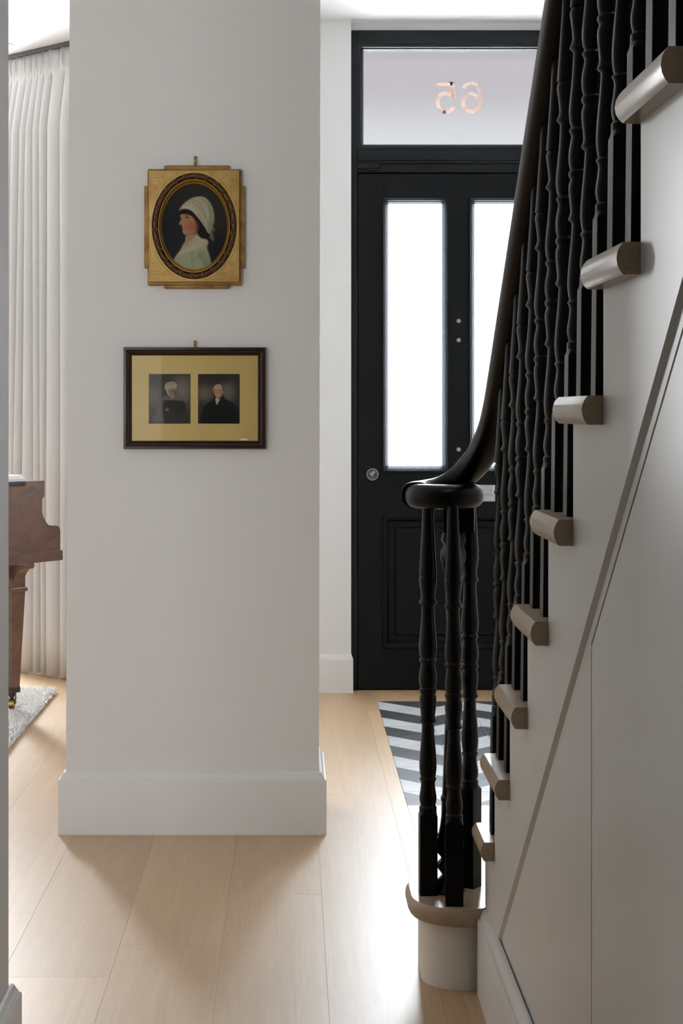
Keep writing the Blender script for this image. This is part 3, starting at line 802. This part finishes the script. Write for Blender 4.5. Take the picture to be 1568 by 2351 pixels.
# the painting
us = np.linspace(320, 1210, 150); vs = np.linspace(440, 1580, 190)
U, V = np.meshgrid(us, vs)
lay = [('e', (1000, 700, 320, 350), (33, 32, 25), 200), ('e', (430, 1080, 170, 330), (14, 16, 24), 170), ('e', (1080, 1330, 150, 220), (17, 19, 24), 120),
  ('p', [(945, 1050), (1000, 1010), (1025, 1062), (995, 1075), (1015, 1190), (965, 1150)], (84, 84, 70), 18, .8),
  ('p', [(500, 1430), (540, 1370), (590, 1300), (635, 1215), (700, 1180), (820, 1120), (935, 1200), (925, 1280), (955, 1380), (968, 1480), (880, 1545), (765, 1580), (640, 1560), (540, 1500)], (116, 121, 97), 14),
  ('p', [(800, 1330), (880, 1320), (940, 1400), (960, 1490), (900, 1540), (830, 1420)], (98, 105, 84), 26, .8),
  ('l', [4, (745, 1330), (730, 1420), (745, 1540)], (82, 90, 72), 14), ('l', [3, (830, 1390), (890, 1440), (915, 1500)], (84, 92, 74), 12), ('l', [3, (760, 1450), (800, 1400), (850, 1370)], (88, 95, 76), 12),
  ('p', [(640, 1250), (650, 1160), (668, 1110), (790, 1080), (830, 1110), (760, 1190), (690, 1240)], (122, 106, 86), 10),
  ('l', [3, (668, 1140), (720, 1148), (780, 1118)], (98, 84, 66), 6), ('l', [3, (668, 1165), (715, 1170), (755, 1150)], (98, 84, 66), 6),
  ('p', [(520, 1405), (600, 1310), (700, 1215), (815, 1105), (850, 1150), (930, 1185), (920, 1225), (860, 1262), (835, 1285), (815, 1275), (795, 1310), (775, 1300), (755, 1325), (735, 1312), (710, 1340), (690, 1325), (660, 1350), (640, 1335), (620, 1362), (560, 1385)], (134, 126, 104), 8),
  ('l', [4, (640, 1290), (720, 1235), (800, 1170)], (112, 106, 86), 14),
  ('p', [(560, 815), (600, 770), (690, 775), (760, 820), (840, 930), (910, 1020), (950, 1090), (955, 1140), (890, 1170), (820, 1135), (790, 1060), (775, 960), (730, 880), (650, 850), (590, 850)], (13, 12, 15), 12),
  ('p', [(585, 858), (640, 848), (720, 868), (765, 930), (792, 1000), (792, 1080), (740, 1115), (660, 1118), (622, 1097), (611, 1062), (615, 1042), (603, 1030), (607, 1012), (598, 992), (568, 980), (572, 958), (592, 918), (584, 885)], (128, 94, 66), 7),
  ('e', (728, 1010, 62, 60), (124, 68, 54), 55, .8), ('p', [(770, 900), (800, 990), (800, 1090), (760, 1110), (775, 1010)], (70, 48, 36), 16, .7),
  ('l', [10, (655, 1112), (720, 1112), (780, 1080)], (88, 62, 44), 16, .7),
  ('e', (668, 892, 20, 12), (60, 42, 32), 8), ('e', (664, 892, 9, 9), (12, 10, 10), 4), ('l', [4, (632, 868), (668, 858), (704, 866)], (50, 36, 28), 6), ('e', (596, 898, 9, 12), (62, 44, 34), 8, .8),
  ('l', [3, (606, 1028), (630, 1026), (652, 1024)], (104, 44, 36), 4), ('e', (592, 985, 12, 6), (84, 56, 40), 6, .8),
  ('p', [(565, 802), (600, 745), (660, 690), (740, 640), (850, 622), (930, 660), (985, 740), (1012, 840), (1015, 930), (990, 1010), (950, 1095), (900, 1020), (850, 950), (790, 870), (735, 812), (680, 785), (620, 780)], (126, 124, 102), 9),
  ('p', [(930, 680), (985, 750), (1010, 850), (1012, 940), (985, 1010), (950, 1085), (930, 1000), (960, 860)], (92, 96, 76), 22, .8),
  ('p', [(600, 770), (650, 715), (740, 720), (800, 790), (870, 900), (800, 870), (740, 805), (680, 778)], (150, 140, 116), 20, .7)]
for l_ in ([(640, 700), (740, 690), (830, 770), (890, 900)], [(640, 735), (720, 735), (790, 800), (850, 890)], [(720, 655), (810, 690), (880, 780), (920, 900)], [(860, 770), (910, 870), (930, 960)], [(810, 850), (850, 900), (890, 980)], [(850, 640), (930, 720), (965, 830), (960, 950)]):
    lay.append(('l', [3] + l_, (84, 84, 66), 9, .85)); lay.append(('l', [3] + [(a + 12, b - 10) for a, b in l_], (146, 142, 118), 10, .5))
img = paint(U, V, (27, 26, 21), lay)
oc = (((us[:-1] + us[1:]) / 2)[None, :] - 765) / 445, (((vs[:-1] + vs[1:]) / 2)[:, None] - 1008) / 565
canvas('painted_panel', us, vs, lambda u, v: wpx(310 + u / 5.6, 340 + v / 5.6, 5.102), img, 'paint', pf, mask=(oc[0] ** 2 + oc[1] ** 2) < 1, y=YW - .0165)
def hanger(px, py0, py1, label):
    t = thing('picture_hook', (wpx(px, py1)[0], YW, wpx(px, py1)[1]), label, 'picture hook')
    x, zt = wpx(px, py0); zb = wpx(px, py1)[1]
    mb = MB(); mb.bbox(x - .0042, x + .0042, YW - .004, YW, zb + .006, zt, .0008); mb.bbox(x - .005, x + .005, YW - .006, YW, zt - .010, zt - .007, .0008)
    build(mb, 'hook_plate', 'brass', t)
    build(turned_y([(.004, .0022), (.007, .002), (.008, .0006)], x, YW, zt - .004, 10), 'nail', 'darkhole', t)
    mb = MB(); mb.tube([(x, YW - .003, zb + .010), (x, YW - .010, zb + .004), (x, YW - .013, zb - .001)], .0022, 6); mb.tube([(x + .006 * math.cos(a), YW - .010, zb - .001 + .0065 * math.sin(a)) for a in [math.pi * 2 * j / 14 for j in range(15)]], .0009, 5)
    build(mb, 'ring', 'brass', t)
hanger(447.5, 356, 378, 'small brass hook above the oval gilt portrait')
hanger(446.5, 781, 797, 'small brass hook above the double portrait frame')

# --- double portrait
dp = thing('double_portrait', wpx(446.5, 1031)[:1] + (YW,) + wpx(446.5, 1031)[1:], 'two dark portrait prints in a gold mount, dark mahogany frame', 'framed prints')
x0, z1 = wpx(283, 797); x1, z0 = wpx(610.5, 1031)
mb = MB(); mb.ringframe(x0, x1, z0, z1, [(0, YW - .001), (0, YW - .016), (.002, YW - .020), (.008, YW - .021), (.0095, YW - .018), (.011, YW - .019), (.016, YW - .016), (.019, YW - .012), (.0205, YW - .013), (.0225, YW - .011), (.026, YW - .006), (.026, YW - .001)])
build(mb, 'frame', 'mahog', dp, smooth=20)
# mount with two bevelled windows
xs = [wpx(v, 900, 5.108)[0] for v in (301, 341, 438, 454, 551, 593)]; zs = [wpx(400, v, 5.108)[1] for v in (1016, 973.5, 858, 815)]
mb = MB(); ym = YW - .0075
for i in range(5):
    for j in range(3):
        if j == 1 and i in (1, 3): continue
        mb.add([(xs[i], ym, zs[j]), (xs[i + 1], ym, zs[j]), (xs[i + 1], ym, zs[j + 1]), (xs[i], ym, zs[j + 1])], [(0, 1, 2, 3)])
for i in (1, 3):
    mb.ringframe(xs[i], xs[i + 1], zs[1], zs[2], [(0, ym), (.0015, ym + .0025)])
build(mb, 'gold_mount', 'mat', dp)
def tow5(u, v): return wpx(340 + u / 7.127, 850 + v / 7.127, 5.109)
bgl = [('e', (560, 330, 130, 190), (98, 94, 84), 130, .9), ('e', (90, 420, 130, 150), (84, 82, 78), 120, .7)]
wl = bgl + [
  ('p', [(50, 880), (100, 700), (150, 560), (260, 450), (330, 400), (440, 410), (520, 470), (600, 540), (620, 700), (650, 880)], (34, 33, 33), 14),
  ('p', [(60, 880), (110, 700), (150, 560), (200, 500), (280, 520), (240, 700), (250, 880)], (72, 71, 72), 22, .9),
  ('l', [6, (190, 560), (130, 720), (110, 870)], (48, 47, 48), 20), ('l', [6, (235, 600), (190, 700), (180, 860)], (54, 53, 54), 16),
  ('p', [(170, 490), (290, 410), (360, 460), (440, 405), (540, 500), (400, 490), (300, 490)], (80, 78, 76), 10),
  ('p', [(250, 510), (400, 500), (560, 530), (590, 700), (500, 720), (260, 690)], (22, 21, 21), 30, .9),
  ('p', [(560, 540), (605, 550), (610, 640), (580, 640)], (12, 12, 12), 10), ('e', (310, 645, 30, 24), (92, 88, 80), 14, .9), ('l', [5, (330, 690), (390, 715), (460, 640)], (52, 50, 48), 12),
  ('p', [(350, 400), (430, 390), (420, 450), (365, 465)], (104, 100, 92), 10),
  ('p', [(268, 300), (275, 240), (310, 205), (370, 185), (430, 195), (468, 230), (465, 280), (440, 330), (420, 420), (330, 420), (300, 350)], (132, 124, 106), 8),
  ('p', [(325, 330), (350, 300), (420, 300), (435, 350), (420, 410), (370, 430), (335, 400)], (112, 98, 80), 12), ('p', [(415, 300), (445, 320), (430, 400), (415, 410)], (58, 50, 42), 12, .8),
  ('e', (352, 342, 14, 6), (44, 36, 30), 6), ('e', (400, 342, 14, 6), (44, 36, 30), 6), ('l', [3, (376, 345), (372, 380)], (74, 62, 50), 6), ('l', [3, (352, 404), (392, 402)], (60, 44, 38), 5)]
for a in range(9): wl.append(('l', [3, (318 + a * 13 - 6, 245 - 8 * math.sin(a / 8 * 3.1)), (300 + a * 19, 205 - 18 * math.sin(a / 8 * 3.1))], (92, 86, 72), 5, .8))
us = np.linspace(2, 703, 110); vs = np.linspace(48, 885, 130); U, V = np.meshgrid(us, vs)
canvas('print', us, vs, tow5, paint(U, V, (46, 44, 41), wl), 'print', dp, y=YW - .0045)['label'] = 'print of an old woman in a white frilled cap'
ml = [('e', (920, 380, 130, 110), (88, 82, 72), 110, .9), ('e', (1290, 360, 120, 130), (92, 86, 78), 110, .8),
  ('p', [(830, 880), (880, 700), (920, 580), (1050, 490), (1080, 410), (1120, 470), (1170, 500), (1220, 400), (1260, 470), (1380, 530), (1470, 640), (1520, 880)], (15, 15, 16), 9),
  ('l', [5, (1170, 560), (1100, 680)], (34, 33, 33), 10), ('l', [5, (1240, 470), (1215, 560), (1180, 600)], (38, 37, 36), 10),
  ('p', [(1100, 460), (1130, 450), (1170, 480), (1150, 520), (1120, 565), (1105, 510)], (142, 136, 120), 6),
  ('p', [(1072, 320), (1080, 265), (1120, 232), (1180, 232), (1215, 270), (1228, 330), (1215, 390), (1185, 440), (1130, 445), (1095, 410)], (142, 120, 98), 8),
  ('p', [(1195, 240), (1230, 280), (1245, 350), (1230, 375), (1212, 330)], (82, 74, 66), 8, .9), ('e', (1062, 318, 16, 34), (108, 96, 84), 12, .9),
  ('p', [(1200, 320), (1215, 390), (1185, 440), (1160, 445), (1180, 390)], (92, 70, 56), 14, .7),
  ('e', (1108, 370, 20, 18), (136, 92, 76), 14, .8), ('e', (1180, 372, 18, 18), (130, 88, 72), 14, .7),
  ('e', (1104, 328, 14, 6), (56, 44, 36), 6), ('e', (1170, 330, 15, 6), (56, 44, 36), 6), ('l', [3, (1090, 318), (1120, 316)], (80, 64, 52), 5), ('l', [3, (1155, 316), (1190, 320)], (80, 64, 52), 5),
  ('l', [4, (1140, 330), (1134, 375)], (100, 76, 60), 6), ('l', [3, (1115, 408), (1160, 408)], (96, 56, 46), 5)]
us = np.linspace(803, 1510, 110); U, V = np.meshgrid(us, vs)
canvas('print', us, vs, tow5, paint(U, V, (40, 37, 34), ml), 'print', dp, y=YW - .0045)['label'] = 'print of a balding man in a black coat'
mb = MB(); mb.box(xs[0], xs[5], YW - .0085, YW - .008, zs[0], zs[3]); build(mb, 'glazing', 'pglass', dp)
mb = MB(); a, b = wpx(552, 1007, 5.108), wpx(568, 1011, 5.108); mb.box(a[0], b[0], YW - .0079, YW - .0076, b[1], a[1]); build(mb, 'paper_tag', 'paper', dp)

# ------------------------------------------------------------------ curtain in the bay
c0 = Vector((-1.079, 8.10)); cdir = Vector((-.73, .683)).normalized(); cn = Vector((cdir.y, -cdir.x)) * -1    # cn: towards the room
if cn.y > 0: cn = -cn
def s_of(px):
    r = (px - VX) / F; return (c0.x - r * c0.y) / (r * cdir.y - cdir.x)
topb = [-22, -10, 2, 12, 20, 33, 46, 65, 79, 92, 107, 124, 153, 178, 200, 222]
botb = [-24, -12, -2, 8, 16, 24, 34, 46, 63, 93, 108, 120, 154, 180, 204, 226]
topb = [s_of(v) for v in topb]; botb = [s_of(v) for v in botb]
ZT, ZP, ZB = 3.0285, 2.902, .012
NF = len(topb) - 1; SUB = 14
zs_ = [ZT, ZT - .03, ZT - .06, ZT - .09, ZP + .03, ZP + .012, ZP, ZP - .015, ZP - .05, ZP - .12, ZP - .25, ZP - .45, ZP - .8, 1.6, 1.1, .6, .2, ZB]
rows = []
for z in zs_:
    t = max(0, min(1, (ZP - z) / (ZP - 0))); tt = min(1, t * 1.15) ** .8
    row = []
    for i in range(NF):
        a = topb[i] + (botb[i] - topb[i]) * tt; b = topb[i + 1] + (botb[i + 1] - topb[i + 1]) * tt
        wdt = abs(b - a)
        for j in range(SUB):
            u = j / SUB; s = a + (b - a) * u
            e = max(0, 1 - (2 * u - 1) ** 2) ** .5
            full = min(.065, .022 + wdt * .75) * e
            # swell grows out of the pinch below the heading
            grow = min(1, max(0, (ZP - z) / .22)); body = full * (.35 + .65 * grow)
            if z < ZP:
                depth = body
            else:
                k = min(1, (z - ZP) / .05)
                fan = .028 * (abs(math.cos(math.pi * u)) ** 1.5) * (1 - .35 * abs(math.sin(3 * math.pi * u)))
                depth = full * .35 * (1 - k) + k * fan
                s += k * .006 * math.sin(4 * math.pi * u)
            s += .004 * math.sin(z * 2.1 + i * 1.7) * t
            p = c0 + cdir * s + cn * depth
            row.append((p.x, p.y, z))
    rows.append(row)
mb = MB(); mb.rings(rows, close=False, cap0=False, cap1=False)
cu = thing('curtain', (-1.15, 8.15, 0), 'pale linen pinch pleat curtain drawn back in the bay', 'curtain')
co = build(mb, 'curtain_cloth', 'curtain', cu, smooth=60)
md = co.modifiers.new('cloth', 'SOLIDIFY'); md.thickness = .003; md.offset = -1
sA, sB = s_of(222), s_of(-24)
tr = MB(); A = c0 + cdir * (sA - .02); Bq = c0 + cdir * (sB + .3)
v = []
for q in (A, Bq):
    for o, z in ((-.02, CEIL - .036), (.028, CEIL - .036), (.028, CEIL - .016), (-.02, CEIL - .016)):
        p = q + cn * o; v.append((p.x, p.y, z))
tr.add(v, [(0, 1, 2, 3), (7, 6, 5, 4), (0, 4, 5, 1), (1, 5, 6, 2), (2, 6, 7, 3), (3, 7, 4, 0)])
build(tr, 'curtain_track', 'track', label='dark grey curtain track fixed under the bay ceiling', cat='curtain track')
dl = thing('recessed_downlight', (-1.382, 8.13, CEIL - .016), 'small white recessed downlight in the living room ceiling', 'downlight')
build(MB().lathe([(0, .040), (-.004, .039), (-.005, .036), (-.003, .030), (0, .029)], -1.382, 8.13, CEIL - .016, 24), 'bezel', 'ceil', dl, smooth=40)
build(MB().lathe([(-.0005, .029), (-.001, .001)], -1.382, 8.13, CEIL - .016, 20), 'lens', 'trim', dl)

# ------------------------------------------------------------------ grand piano, rug and papers
pd0, ang = 7.05, math.radians(55)
ux, uy = math.cos(ang), math.sin(ang)
PX, PY = -1.182, 7.05
def pw(s, w, z): return (PX + ux * s - uy * w, PY + uy * s + ux * w, z)       # s along the cheek, w into the case
pn = thing('grand_piano', pw(0, .7, 0), 'walnut grand piano with square tapered legs beside the curtain', 'piano')
def pext(poly, w0, w1): return MB().rings([[pw(s, w0, z) for s, z in poly], [pw(s, w1, z) for s, z in poly]])
cheek = [(-.9, .68), (.312, .68), (.312, .762), (.308, .776), (.298, .785), (.283, .788), (.2425, .791), (.232, .797), (.220, .810), (.208, .826), (.200, .845), (.199, .87), (.199, .897), (.203, .91), (.212, .917), (.2126, .985), (-.9, .985)]
build(pext(cheek, 0, .035), 'cheek', 'piano', pn); build(pext(cheek, 1.375, 1.41), 'cheek', 'piano', pn)
build(pext([(-.9, .722), (.300, .722), (.304, .718), (.304, .703), (.300, .699), (-.9, .699)], -.004, .004), 'side_moulding', 'piano', pn)
build(pext([(-.95, .637), (.315, .637), (.3187, .641), (.3187, .676), (.315, .68), (-.95, .68)], -.008, 1.418), 'key_bed', 'piano', pn)
build(pext([(.12, .683), (.30, .683), (.30, .70), (.12, .70)], .036, 1.374), 'key_slip', 'piano', pn)
for q in range(52):
    w0 = .05 + q * .0252
    build(pext([(.14, .70), (.285, .70), (.285, .722), (.14, .722)], w0 + .0008, w0 + .0244), 'white_key', 'ivory', pn)
build(pext([(.10, .70), (.14, .70), (.14, .97), (.10, .97)], .036, 1.374), 'fallboard', 'piano', pn)
rim = [(-.9, 0), (-1.15, .03), (-1.35, .12), (-1.42, .25), (-1.42, .42), (-1.32, .58), (-1.10, .72), (-.95, .86), (-.88, 1.05), (-.86, 1.25), (-.86, 1.41), (.10, 1.41), (.10, 0)]
def plan(poly, z0, z1): return MB().rings([[pw(s, w, z0) for s, w in poly], [pw(s, w, z1) for s, w in poly]])
build(plan([(s - .0001, w) for s, w in rim[:11]] + [(-.0, 1.375), (-.0, .035)], .681, .965), 'case', 'piano', pn)
build(plan([(s, w) for s, w in rim], .9655, .984), 'lid', 'piano', pn)
def pleg(s0, w0, name='leg'):
    t = None
    def ring(h, z): return [pw(s0 + h * a, w0 + h * b, z) for a, b in ((-1, -1), (1, -1), (1, 1), (-1, 1))]
    o = build(MB().rings([ring(.0235, .118), ring(.040, .520), ring(.040, .60), ring(.040, .637)]), name, 'piano', pn)
    build(MB().rings([ring(.046, .520), ring(.047, .523), ring(.047, .535), ring(.046, .538)]), 'collar', 'piano', o)
    mb = MB()
    for sg in (-1, 1):
        arc = [(sg * .040, .545)] + [(sg * (.040 + .055 * (1 - math.cos(a))), .545 + .075 * math.sin(a)) for a in [math.pi / 2 * j / 8 for j in range(1, 9)]] + [(sg * .105, .637), (sg * .040, .637)]
        mb.rings([[pw(s0 + x, w0 - .032, z) for x, z in arc], [pw(s0 + x, w0 + .032, z) for x, z in arc]])
        mb.rings([[pw(s0 - .032, w0 + x, z) for x, z in arc], [pw(s0 + .032, w0 + x, z) for x, z in arc]])
    build(mb, 'bracket', 'piano', o)
    build(MB().rings([ring(.0255, .094), ring(.0255, .116), ring(.024, .119)]), 'ferrule', 'pianodark', o)
    c = Vector(pw(s0, w0, 0))
    mb = MB(); mb.lathe([(.058, .006), (.075, .010), (.094, .018)], c.x, c.y, 0, 14)
    for sg in (-1, 1):
        mb.prism([(c.y - .012, .045), (c.y + .012, .045), (c.y + .010, .092), (c.y - .010, .092)], 'x', c.x + sg * .016 - .002, c.x + sg * .016 + .002)
    build(mb, 'castor_fork', 'pianodark', o)
    w = MB(); rs = []
    for x, r in ((-.013, .018), (-.012, .0205), (.012, .0205), (.013, .018)):
        rs.append([(c.x + x, c.y + r * math.cos(2 * math.pi * j / 20), .046 + r * math.sin(2 * math.pi * j / 20)) for j in range(20)])
    build(w.rings(rs), 'castor_wheel', 'brass', o, smooth=30)
    mb = MB(); mb.lathe([(0.016, .034), (.024, .034), (.026, .031), (.0255, .001)], c.x, c.y, 0, 20); build(mb, 'castor_cup', 'tread', o, smooth=30)
pleg(.062, .046); pleg(.062, 1.36); pleg(-1.2, .34)
# rug
RX0, RX1, RY0, RY1 = -3.6, -1.078, 5.2, 7.68
rg = thing('shag_rug', (-2.3, 6.4, 0), 'cream shaggy wool rug under the grand piano', 'rug')
mb = MB(); nx, ny = 90, 90
top_ = []
for j in range(ny):
    rw = []
    for i in range(nx):
        x = RX0 + (RX1 - RX0) * i / (nx - 1); y = RY0 + (RY1 - RY0) * j / (ny - 1)
        e = min(i, nx - 1 - i, j, ny - 1 - j); h = .016 if e > 0 else 0.001
        rw.append((x + random.uniform(-.004, .004), y + random.uniform(-.004, .004), h + random.uniform(-.003, .003) * (e > 0)))
    top_.append(rw)
mb.rings(top_, close=False, cap0=False, cap1=False)
build(mb, 'rug_backing', 'rug', rg, smooth=True)
mb = MB()
fv, ff = [], []
def tuft(x, y, L, lean):
    k = len(fv); a = random.uniform(0, 6.28); w = random.uniform(.002, .004)
    dx, dy = math.cos(a) * lean, math.sin(a) * lean
    bx, by = -math.sin(a) * w, math.cos(a) * w
    fv.extend([(x - bx, y - by, .010), (x + bx, y + by, .010), (x + bx + dx * .5, y + by + dy * .5, .010 + L * .7), (x - bx + dx * .5, y - by + dy * .5, .010 + L * .7), (x + dx, y + dy, .010 + L)])
    ff.extend([(k, k + 1, k + 2, k + 3), (k + 3, k + 2, k + 4)])
for q in range(26000):
    x = RX1 - abs(random.gauss(0, .22)) - .002; y = random.uniform(6.3, RY1 - .003)
    c = Vector(pw(.062, .046, 0))
    if math.hypot(x - c.x, y - c.y) < .036: continue
    tuft(x, y, random.uniform(.012, .026), random.uniform(.004, .022))
for q in range(1500):
    y = random.uniform(6.3, RY1); tuft(RX1 + random.uniform(-.006, .006), y, random.uniform(.0, .012), random.uniform(.006, .02))
mb.v, mb.f, mb.m = fv, ff, [0] * len(ff)
build(mb, 'rug_pile', 'rug', rg, kind='stuff')
# papers on the piano lid
def slabp(s0, s1, w0, w1, z0, z1, rot, name, m, label, cat, group=None):
    mb = MB(); cs, cw = (s0 + s1) / 2, (w0 + w1) / 2
    def r(s, w):
        ds, dw = s - cs, w - cw; return (cs + ds * math.cos(rot) - dw * math.sin(rot), cw + ds * math.sin(rot) + dw * math.cos(rot))
    c = [r(s0, w0), r(s1, w0), r(s1, w1), r(s0, w1)]
    mb.rings([[pw(*p, z0) for p in c], [pw(*p, z1) for p in c]])
    return build(mb, name, m, label=label, cat=cat, group=group)
slabp(-.22, .116, .012, .24, .9855, .994, .03, 'music_book', 'paperblue', 'pale blue music book at the bottom of the stack on the piano', 'book')
slabp(-.24, .108, .014, .25, .9945, 1.003, -.02, 'sheet_music', 'paper', 'white sheet music in the middle of the stack on the piano', 'sheet music')
slabp(-.26, .095, .016, .25, 1.0035, 1.012, .02, 'magazine', 'paper', 'white magazine lying on top of the stack on the piano', 'magazine')
mb = MB(); rs = []
for j in range(9):
    t = j / 8
    rs.append([pw(-.26 + .32 * t, .05 + .16 * q, 1.0125 + .036 * math.sin(math.pi * (.15 + .75 * t)) * (1 - .3 * q)) for q in (0, .33, .66, 1)])
mb.rings(rs, close=False, cap0=False, cap1=False)
o = build(mb, 'loose_paper', 'paper', smooth=True, label='curled loose white paper over the magazines on the piano', cat='paper')
md = o.modifiers.new('t', 'SOLIDIFY'); md.thickness = .0006

# ------------------------------------------------------------------ the street outside
mb = MB(); mb.box(-30, 30, 8.0, 40, -.5, -.3)
build(mb, 'street', 'asphalt', label='grey pavement outside the front door', cat='street', kind='structure')
oh = thing('opposite_house', (.8, 24, -.3), 'blurred brick terrace with white rendered ground floor behind the fanlight', 'house')
mb = MB(); mb.box(-30, 30, 24, 30, -.3, 5.5); build(mb, 'rendered_ground_floor', 'render', oh)
mb = MB(); mb.box(-30, 30, 24, 30, 5.5, 11); build(mb, 'brick_upper_floors', 'brick', oh)
